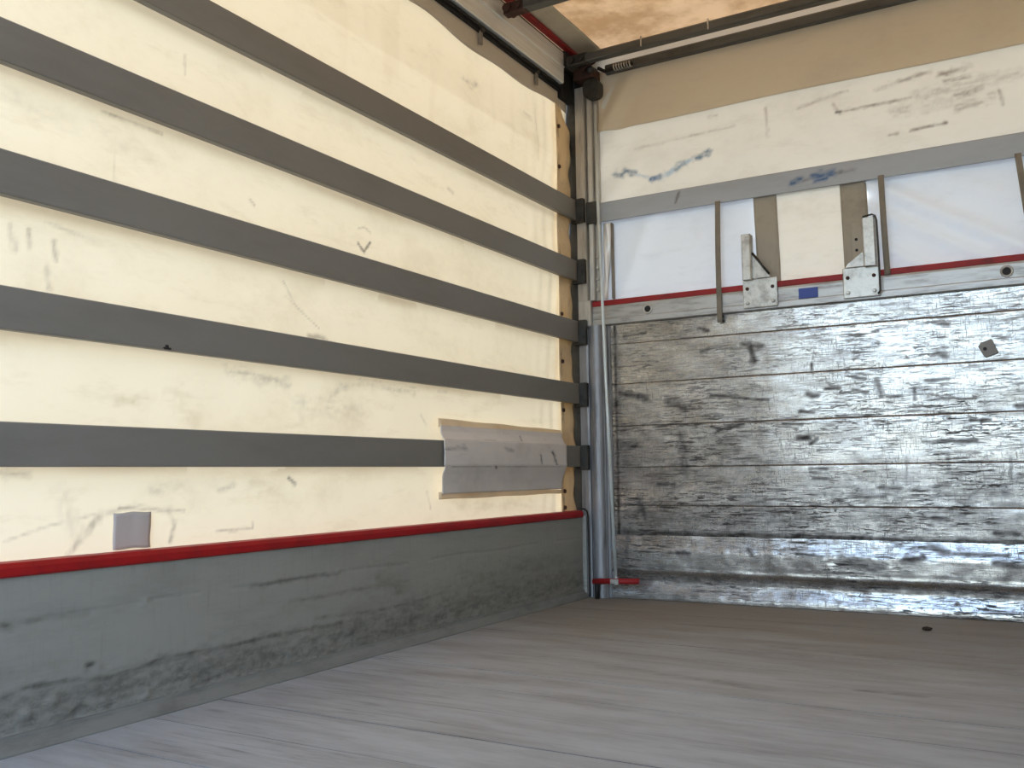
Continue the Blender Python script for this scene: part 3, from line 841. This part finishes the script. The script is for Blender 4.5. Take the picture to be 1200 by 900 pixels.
pmk = [pm([(0.02, 0.31), (0.25, 0.30), (0.55, 0.29)], 0.012, .6, srgb(70, 64, 60), .8), pm([(0.05, 0.66), (0.35, 0.655), (0.62, 0.66)], 0.008, .9, srgb(54, 50, 48), .5), pm([(0.62, 0.66), (0.98, 0.66)], 0.008, .5, srgb(70, 64, 60), .8),
       pm([(0.36, 0.61), (0.37, 0.70)], 0.008, .9, BLK, .5), pm([(0.30, 0.24), (0.36, 0.24)], 0.02, .7, BLK, .7), pm([(0.86, 0.42), (0.90, 0.56)], 0.012, .7, BLK, .6), pm([(0.85, 0.42), (0.88, 0.46)], 0.012, .7, BLK, .6),
       pm([(0.75, 0.45), (0.76, 0.55)], 0.008, .6, BLK, .6), pm([(0.60, 0.12), (0.59, 0.24)], 0.006, .6, BLK, .6), pm([(0.45, 0.4), (0.5, 0.42)], 0.02, .4, BLK, .8), pm([(0.02, 0.42), (0.14, 0.40)], 0.02, .5, BLK, .8)]
pf = grid('fabric', np.linspace(0, 1, 110), np.linspace(0, 1, 60), patch_fn, PATCHM, pmk)
solid(pf, 0.002)
child(lay(pf, (0, -0.8, 0.56)), PT)
for (z0, z1, nm) in ((0.832, 0.868, 0), (0.536, 0.566, 1)):
    gb = grid('glue_border', np.linspace(0, 1, 60), np.linspace(0, 1, 6),
              lambda a, b, z0=z0, z1=z1: (-0.032 + 0.002 * np.sin(a * 20), -1.318 + a * 1.090, z0 + b * (z1 - z0) * (1 - 0.35 * a) + 0.0015 * np.sin(a * 17)), GLUE)
    solid(gb, 0.002)
    child(lay(gb, (-0.03, -0.8, z0)), PT, 'cream glued border')

# ------------------------------------------------------------------ corner post
cp = thing('corner_post', (0.05, -0.02, 0), 'tall grey grooved metal corner post between left curtain and bulkhead', 'post')
child(lay(box('back_channel', (-0.085, -0.040, 0.0), (-0.0085, 0.030, 2.90), DARK, 0.003), (0, 0, 0)), cp)
up_prof = [(-0.008, 0.02), (-0.008, -0.041), (0.044, -0.044), (0.048, -0.036), (0.048, -0.012), (0.058, -0.012), (0.060, -0.036), (0.064, -0.040), (0.082, -0.038), (0.086, -0.030), (0.086, -0.006), (0.094, -0.006),
           (0.094, -0.016), (0.108, -0.018), (0.110, -0.012), (0.110, 0.02)]
child(lay(extrude_profile('upper_profile', up_prof, 'z', 1.545, 2.72, POST), (0.05, -0.02, 1.545)), cp)
child(lay(box('light_leak_plate', (-0.085, 0.034, 2.50), (0.10, 0.044, 2.925), DARK), (0, 0.04, 2.5)), cp)  # plate added behind the sheet to keep outside light from leaking in
child(lay(box('splice_block', (-0.008, -0.044, 1.408), (0.064, 0.020, 1.545), POST, 0.002), (0.03, -0.02, 1.41)), cp)
lo_prof = [(-0.008, 0.02), (-0.008, -0.041), (0.034, -0.046), (0.046, -0.044), (0.048, -0.034), (0.054, -0.034)]
lo_prof += [(0.088 - 0.036 * math.cos(t), -0.034 - 0.030 * math.sin(t)) for t in np.linspace(0.1, math.pi - 0.1, 12)]
lo_prof += [(0.128, -0.034), (0.130, -0.022), (0.142, -0.022), (0.143, -0.010), (0.156, -0.010), (0.158, 0.02)]
child(lay(extrude_profile('lower_column', lo_prof, 'z', 0.0, 1.408, COLUMN), (0.09, -0.02, 0)), cp, 'bright rounded aluminium lower column')
# grey board end fixing where the cross slat meets the post
child(lay(box('slat_socket', (0.050, -0.052, 1.955), (0.1105, -0.0445, 2.075), DARK, 0.004), (0.08, -0.03, 1.955)), cp)
for z in (1.60, 1.66, 1.72, 1.78):
    child(lay(tube('bolt', [(0.101, -0.016, z), (0.101, -0.030, z)], 0.008, GALV, 10, False), (0.101, -0.02, z)), cp)

# ------------------------------------------------------------------ roof rail, hangers, bows
rr = thing('roof_rail', (0, REAR / 2, 2.70), 'brushed grey roof rail running along the top of the left curtain', 'rail')
rp = [(-0.03, 2.700), (-0.004, 2.698), (0.000, 2.704), (0.001, 2.780), (0.006, 2.784), (0.006, 2.792), (0.001, 2.796), (0.001, 2.862), (-0.004, 2.872), (-0.03, 2.874)]
child(lay(extrude_profile('rail_face', rp, 'y', REAR, -0.185, RAIL), (0, REAR / 2, 2.7)), rr)
bm = bmesh.new()
add_box(bm, (-0.062, REAR, 2.664), (-0.026, -0.045, 2.905))
add_box(bm, (-0.026, REAR, 2.676), (-0.012, -0.05, 2.684), 0.002)
child(lay(bm_obj('track_slot', bm, BLACK), (-0.03, REAR / 2, 2.66)), rr, 'black roller track')
bm = bmesh.new()
add_box(bm, (-0.04, -0.185, 2.785), (0.010, -0.015, 2.880), 0.004)
child(lay(bm_obj('end_casting', bm, DARK), (0, -0.1, 2.78)), rr)
bm = bmesh.new()
add_box(bm, (-0.05, -0.178, 2.63), (-0.012, -0.052, 2.787), 0.003)  # black box stands in for the shade inside the open rail end
child(lay(bm_obj('dark_pocket', bm, BLACK), (-0.02, -0.1, 2.64)), rr)
for k, y in enumerate((-0.968, -0.436)):
    h = thing('curtain_hanger', (-0.025, y, 2.61), ['small dark strap hanger of the left curtain, the one farther from the corner post', 'small dark strap hanger of the left curtain, the one nearest the corner post'][k], 'hanger', 'curtain hangers')
    child(lay(box('strap', (-0.032, y - 0.012, 2.605), (-0.024, y + 0.012, 2.672), STRAP, 0.002), (-0.028, y, 2.605)), h)
    bm = bmesh.new()
    add_tube(bm, [(-0.034, y, 2.676), (-0.012, y, 2.676)], 0.014, 14)
    child(lay(bm_obj('roller', bm, DARK), (-0.02, y, 2.676)), h)

BOWS = [(0.012, 0.030, 2.770, 2.822, 'dark steel roof bow lying along the top of the bulkhead tarpaulin'),
        (-0.212, -0.165, 2.778, 2.826, 'dark steel roof bow just in front of the bulkhead, second from it'),
        (-0.870, -0.815, 2.778, 2.830, 'dark steel roof bow farthest from the bulkhead, at the top edge')]
for k, (y0, y1, z0, z1, lab) in enumerate(BOWS):
    if k == 0:
        y0, y1 = -0.030, 0.004
    t = thing('roof_bow', (W / 2, (y0 + y1) / 2, z0), lab, 'roof bow', 'roof bows')
    prof = [(y0, z0 + 0.004), (y0 + 0.004, z0), (y1 - 0.004, z0), (y1, z0 + 0.004), (y1, z1 - 0.01), (y1 - 0.010, z1), (y0 + 0.010, z1), (y0, z1 - 0.01)]
    child(lay(extrude_profile('bar', prof, 'x', 0.14 if k else 0.17, W - 0.12, BOW), (W / 2, (y0 + y1) / 2, z0)), t)
    if k:
        ym = (y0 + y1) / 2
        bm = bmesh.new()
        add_box(bm, (0.03, y0 + 0.004, z0 - 0.004), (0.15, y1 - 0.004, z0 + 0.052), 0.005)
        add_tube(bm, [(0.055, y0 - 0.012, z0 + 0.022), (0.055, y1 + 0.012, z0 + 0.022)], 0.020, 14)
        add_tube(bm, [(0.115, y0 - 0.008, z0 + 0.020), (0.115, y1 + 0.008, z0 + 0.020)], 0.013, 12)
        child(lay(bm_obj('hinge', bm, DARK if k == 1 else RUST), (0.1, ym, z0)), t)
        for xb in (0.45, 0.80):
            child(lay(box('bracket', (xb, y0 - 0.004, z0 + 0.002), (xb + 0.007, y0 + 0.01, z0 + 0.055), GALV, 0.001), (xb, ym, z0)), t)
    else:
        pts = []
        for q in range(0, 12 * 7 + 1):
            t_ = q / 12 * math.tau
            pts.append((0.225 + 0.105 * q / 84, -0.045 + 0.013 * math.cos(t_), 2.782 + 0.015 * math.sin(t_)))
        child(lay(tube('coil_spring', pts, 0.004, GALV, 6), (0.27, -0.045, 2.78)), t)
        bm = bmesh.new()
        add_tube(bm, [(0.21, -0.045, 2.782), (0.335, -0.045, 2.782)], 0.010, 10)
        add_tube(bm, [(0.14, -0.05, 2.80), (0.175, -0.05, 2.775), (0.215, -0.045, 2.782)], 0.010, 8)
        child(lay(bm_obj('spring_rod', bm, BLACK), (0.27, -0.045, 2.78)), t)

sl_ = thing('roof_slider', (0.10, -0.06, 2.62), 'dark greasy roof slider block capping the corner post', 'slider')
bm = bmesh.new()
for xx, ww, z0, z1 in ((0.108, 0.046, 2.635, 2.735),):
    prof = []
    for t_ in np.linspace(0, math.tau, 20, endpoint=False):
        cx, cz = math.cos(t_), math.sin(t_)
        prof.append((xx + ww * math.copysign(abs(cx) ** 0.6, cx), (z0 + z1) / 2 + (z1 - z0) / 2 * math.copysign(abs(cz) ** 0.6, cz)))
    A = [bm.verts.new((p[0], -0.085, p[1])) for p in prof]
    B = [bm.verts.new((p[0], -0.02, p[1])) for p in prof]
    for i in range(20):
        bm.faces.new((A[i], A[(i + 1) % 20], B[(i + 1) % 20], B[i]))
    bm.faces.new(A)
    bm.faces.new(list(reversed(B)))
child(lay(bm_obj('end_cap', bm, DARK), (0.10, -0.05, 2.64)), sl_)
child(lay(box('slider_body', (0.02, -0.11, 2.735), (0.135, -0.015, 2.790), RUST, 0.006, 2), (0.08, -0.06, 2.735)), sl_)
child(lay(tube('link_arm', [(0.075, -0.125, 2.775), (0.115, -0.120, 2.80), (0.150, -0.135, 2.80), (0.165, -0.160, 2.79)], 0.013, RUST, 10), (0.1, -0.13, 2.78)), sl_)
child(lay(tube('pivot_pin', [(0.120, -0.09, 2.775), (0.120, -0.125, 2.775)], 0.020, DARK, 14), (0.12, -0.1, 2.775)), sl_)
child(lay(box('neck', (0.085, -0.07, 2.72), (0.13, -0.03, 2.80), BLACK, 0.004), (0.1, -0.05, 2.72)), sl_)

# ------------------------------------------------------------------ tension pole with its red handle
tp = thing('tension_pole', (0.193, -0.08, 0.096), 'slim pale steel tensioning pole with red T-handle leaning at the corner', 'pole')
child(lay(tube('tube', [(0.122, -0.056, 2.60), (0.132, -0.074, 2.056), (0.166, -0.086, 1.0), (0.2000, -0.098, 0.100)], [0.005, 0.0085, 0.0085, 0.0085], POLE, 12), (0.16, -0.07, 0.1)), tp)
child(lay(tube('handle', [(0.078, -0.106, 0.088), (0.199, -0.106, 0.094), (0.326, -0.106, 0.099)], 0.0145, DARKRED, 14), (0.19, -0.088, 0.09)), tp, 'red handle bar')
bm = bmesh.new()
add_tube(bm, [(0.2008, -0.098, 0.075), (0.2, -0.098, 0.118)], 0.0125, 12)
add_box(bm, (0.178, -0.123, 0.082), (0.223, -0.116, 0.106), 0.002)
child(lay(bm_obj('joint', bm, GALV), (0.192, -0.08, 0.09)), tp)
child(lay(tube('foot_pin', [(0.095, -0.100, 0.085), (0.094, -0.098, 0.002)], 0.012, BLACK, 10), (0.087, -0.08, 0.0)), tp)

# foil strip and rubber beside the post
fs = grid('foil_strip', np.linspace(0, 1, 10), span(1.546, 1.953, 0.012),
          lambda a, b: (0.128 + a * (0.016 + 0.040 * rng(b, 1.5, 1.95)) + 0.012 * rng(b, 1.42, 1.7) * 0.3, -0.012 - 0.014 * np.sin(a * 3.1) + 0.004 * np.sin(b * 30 + a * 6), b), FOIL)
solid(fs, 0.0015)
lay(fs, (0.14, -0.01, 1.415))
tag(fs, 'crumpled silver strip hanging beside the pole under the grey cross slat', 'strip')
rs = box('rubber_seal', (0.176, -0.020, 1.546), (0.188, 0.004, 1.953), STRAP, 0.003)
lay(rs, (0.182, -0.01, 1.412))
tag(rs, 'thin dark seal strip at the left edge of the white tarpaulin', 'seal')

# ------------------------------------------------------------------ bulkhead fittings
cs = grid('cross_slat', span(0.112, W - 0.02, 0.008), np.array([1.9625, 1.964, 1.967] + list(np.linspace(1.972, 2.060, 14)) + [2.064, 2.067, 2.0685]),
          lambda a, b: (a, -0.026 + 0.004 * (np.abs(b - 2.0155) > 0.0515) + 0.0008 * (vnoise(a, b, 3, 20, 101) - 0.5), b + 0.002 * np.sin(a * 2.2)), SLATB,
          [pm([(1.130, 2.005), (1.171, 2.018)], 0.016, .8, srgb(44, 92, 136), .85), pm([(1.185, 2.008), (1.21, 2.012)], 0.008, .5, srgb(70, 70, 72), .8),
           pm([(1.229, 2.018), (1.319, 2.024)], 0.018, .95, srgb(26, 84, 138), .6), pm([(1.237, 1.995), (1.294, 2.004)], 0.012, .9, srgb(26, 84, 138), .6),
           pm([(1.332, 2.018), (1.36, 2.020)], 0.009, .7, srgb(60, 66, 74), .85), pm([(1.37, 2.02), (1.415, 2.018)], 0.012, .4, srgb(80, 84, 90), .9), pm([(0.565, 2.052), (0.545, 2.001)], 0.004, .8, srgb(70, 58, 48), .5)])
solid(cs, 0.022, -1.0)
lay(cs, (W / 2, -0.02, 1.963))
tag(cs, 'grey cross slat with blue ink smudges spanning the bulkhead tarpaulin', 'slat')

br = thing('bulkhead_rail', (W / 2, -0.02, 1.41), 'worn aluminium capping rail with red edge along the top of the bulkhead boards', 'rail')
bm = bmesh.new()
prof = [(0.012, 1.410), (-0.020, 1.410), (-0.024, 1.414), (-0.024, 1.440), (-0.022, 1.444), (-0.022, 1.502), (-0.020, 1.512), (0.012, 1.512)]
child(lay(extrude_profile('rail_bar', prof, 'x', 0.066, W - 0.02, ALURAIL), (W / 2, -0.01, 1.41)), br)
child(lay(extrude_profile('red_edge', [(0.012, 1.511), (-0.018, 1.511), (-0.022, 1.515), (-0.022, 1.536), (-0.018, 1.541), (0.012, 1.541)], 'x', 0.066, W - 0.02, DARKRED), (W / 2, -0.01, 1.51)), br, 'dark red edge strip')
for xh in (0.377, 2.013):
    bm = bmesh.new()
    n = 20
    ring = [(0.026, -0.0225), (0.026, -0.0265), (0.021, -0.0285), (0.017, -0.0265), (0.016, -0.018)]
    vs = [[bm.verts.new((xh + r * math.cos(k / n * math.tau), y, 1.472 + r * math.sin(k / n * math.tau))) for k in range(n)] for r, y in ring]
    for A, B in zip(vs, vs[1:]):
        for k in range(n):
            bm.faces.new((A[k], A[(k + 1) % n], B[(k + 1) % n], B[k]))
    eo = bm_obj('socket_rim', bm, GALV, True)
    child(lay(eo, (xh, -0.024, 1.472)), br)
    bm = bmesh.new()
    add_tube(bm, [(xh, -0.0228, 1.472), (xh, -0.0236, 1.472)], 0.0175, 18)
    child(lay(bm_obj('socket_hole', bm, BLACK), (xh, -0.024, 1.472)), eo)

stk = box('sticker', (1.140, -0.0262, 1.444), (1.229, -0.0243, 1.492), STICKER, 0.0004)
lay(stk, (1.185, -0.025, 1.444))
tag(stk, 'small blue rectangular sticker on the capping rail between the two brackets', 'sticker')

for k, (xt, xb, zb, nm) in enumerate(((0.764, 0.756, 1.366, 'narrow grey strap hanging in front of the left white tarpaulin, nearest the corner'),
                                      (1.530, 1.538, 1.512, 'narrow grey strap hanging right beside the right-hand bracket'),
                                      (2.082, 2.120, 1.500, 'narrow grey strap hanging at a slant at the right picture edge'))):
    wd = 0.013
    st = grid('hanging_strap', np.linspace(-1, 1, 4), span(zb, 1.975, 0.02),
              lambda a, b, xt=xt, xb=xb, zb=zb: (xt + (xb - xt) * (1.975 - b) / (1.975 - zb) + a * wd, -0.0275 + 0.0 * a - 0.010 * np.sin((1.975 - b) / (1.975 - zb) * math.pi), b), STRAP)
    solid(st, 0.003)
    lay(st, ((xt + xb) / 2, -0.03, zb))
    tag(st, nm, 'strap', 'hanging straps on the bulkhead')


def bracket(name, x0, x1, ux0, ux1, ztop, side, lab):
    t = thing(name, ((x0 + x1) / 2, -0.04, 1.418), lab, 'bracket', 'upright brackets on the capping rail')
    bm = bmesh.new()
    add_box(bm, (x0, -0.037, 1.420), (x1, -0.0265, 1.562), 0.004, 2)
    pl_ = child(lay(bm_obj('base_plate', bm, GALV), ((x0 + x1) / 2, -0.03, 1.42)), t)
    for bx in (x0 + 0.022, x1 - 0.022):
        for bz in (1.445, 1.515):
            b = tube('bolt', [(bx, -0.036, bz), (bx, -0.041, bz), (bx, -0.0435, bz)], [0.009, 0.0085, 0.005], RUST if (bz > 1.5) else GALV, 10, False)
            child(lay(b, (bx, -0.038, bz)), pl_)
    # folded upright: a U channel open to the wall
    th_ = 0.004
    y0, y1 = -0.070, -0.028
    prof_ = [(ux0, y1), (ux0, y0 + 0.006), (ux0 + 0.006, y0), (ux1 - 0.006, y0), (ux1, y0 + 0.006), (ux1, y1), (ux1 - th_, y1), (ux1 - th_, y0 + 0.009), (ux1 - 0.009, y0 + th_), (ux0 + 0.009, y0 + th_), (ux0 + th_, y0 + 0.009), (ux0 + th_, y1)]
    child(lay(extrude_profile('upright', prof_, 'z', 1.556, ztop, GALV), ((ux0 + ux1) / 2, -0.05, 1.556)), t)
    child(lay(box('top_cap', (ux0 + 0.001, y0 + 0.001, ztop - 0.004), (ux1 - 0.001, y1, ztop + 0.002), DARK, 0.002), ((ux0 + ux1) / 2, -0.05, ztop)), t)
    # sloping gusset beside the upright
    xs = ux1 if side > 0 else ux0
    bm = bmesh.new()
    pts = [(xs, 1.562), (xs + side * 0.085, 1.562), (xs + side * 0.070, 1.580), (xs, 1.680 if side > 0 else 1.630)]
    A = [bm.verts.new((p[0], -0.046, p[1])) for p in pts]
    B = [bm.verts.new((p[0], -0.041, p[1])) for p in pts]
    for i in range(4):
        bm.faces.new((A[i], A[(i + 1) % 4], B[(i + 1) % 4], B[i]))
    bm.faces.new(A)
    bm.faces.new(list(reversed(B)))
    child(lay(bm_obj('gusset', bm, GALV), (xs, -0.045, 1.562)), t)
    if side > 0:
        e = tube('gusset_rib', [(xs + side * 0.002, -0.052, 1.685), (xs + side * 0.080, -0.052, 1.575)], 0.006, DARK, 8)
        child(lay(e, (xs, -0.052, 1.57)), t)
    return t


bl = bracket('upright_bracket', 0.878, 1.044, 0.886, 0.932, 1.776, 1, 'worn metal bracket with short square upright, the left one on the capping rail')
rk = bracket('upright_bracket', 1.345, 1.503, 1.444, 1.500, 1.778, -1, 'worn metal bracket with rolled upright and side rod, the right one on the capping rail')
# the right one has a rod along its outer edge and a drilled back leaf
child(lay(tube('edge_rod', [(1.450, -0.074, 1.782), (1.490, -0.074, 1.787), (1.503, -0.072, 1.780), (1.508, -0.070, 1.760), (1.510, -0.066, 1.60), (1.508, -0.050, 1.44), (1.496, -0.046, 1.428)], 0.0045, DARK, 8), (1.5, -0.07, 1.43)), rk)
lf = box('back_leaf', (1.392, -0.036, 1.56), (1.446, -0.030, 1.770), BAND, 0.003)
child(lay(lf, (1.42, -0.03, 1.56)), rk)
for z in (1.640, 1.690):
    hd = tube('leaf_hole', [(1.412, -0.0358, z), (1.412, -0.0372, z)], 0.007, BLACK, 10, False)
    child(lay(hd, (1.412, -0.036, z)), lf)

# loose square plate screwed on the bulkhead
wp = thing('wall_plate', (1.921, -0.004, 1.145), 'small tilted square grey plate fixed to the right of the bulkhead boards', 'plate')
q = [(1.885, 1.160), (1.895, 1.176), (1.937, 1.190), (1.942, 1.186), (1.962, 1.130), (1.958, 1.124), (1.914, 1.110), (1.906, 1.116)]
bm = bmesh.new()
A = [bm.verts.new((x, -0.004, z)) for x, z in q]
B = [bm.verts.new((1.923 + (x - 1.923) * 0.93, -0.016, 1.15 + (z - 1.15) * 0.93)) for x, z in q]
Cc = [bm.verts.new((x, 0.004, z)) for x, z in q]
for i in range(8):
    j = (i + 1) % 8
    bm.faces.new((A[i], A[j], B[j], B[i]))
    bm.faces.new((Cc[i], Cc[j], A[j], A[i]))
bm.faces.new(B)
bm.faces.new(list(reversed(Cc)))
child(lay(bm_obj('plate', bm, SLAT), (1.921, 0, 1.15)), wp)
child(lay(tube('screw', [(1.912, -0.015, 1.147), (1.912, -0.0185, 1.147)], 0.008, BLACK, 10, False), (1.912, -0.016, 1.147)), wp)

# crumb of dirt on the floor
bm = bmesh.new()
bmesh.ops.create_icosphere(bm, subdivisions=2, radius=0.016)
for v in bm.verts:
    v.co = Vector((v.co.x * 1.2, v.co.y * 0.8, max(v.co.z * 0.6, -0.006))) * random.uniform(0.8, 1.15) + Vector((1.671, -0.39, 0.0062))
cl = bm_obj('dirt_clod', bm, CLOD)
lay(cl, (1.671, -0.39, 0.0))
tag(cl, 'tiny dark clod of dirt lying on the floor in front of the bulkhead', 'dirt')
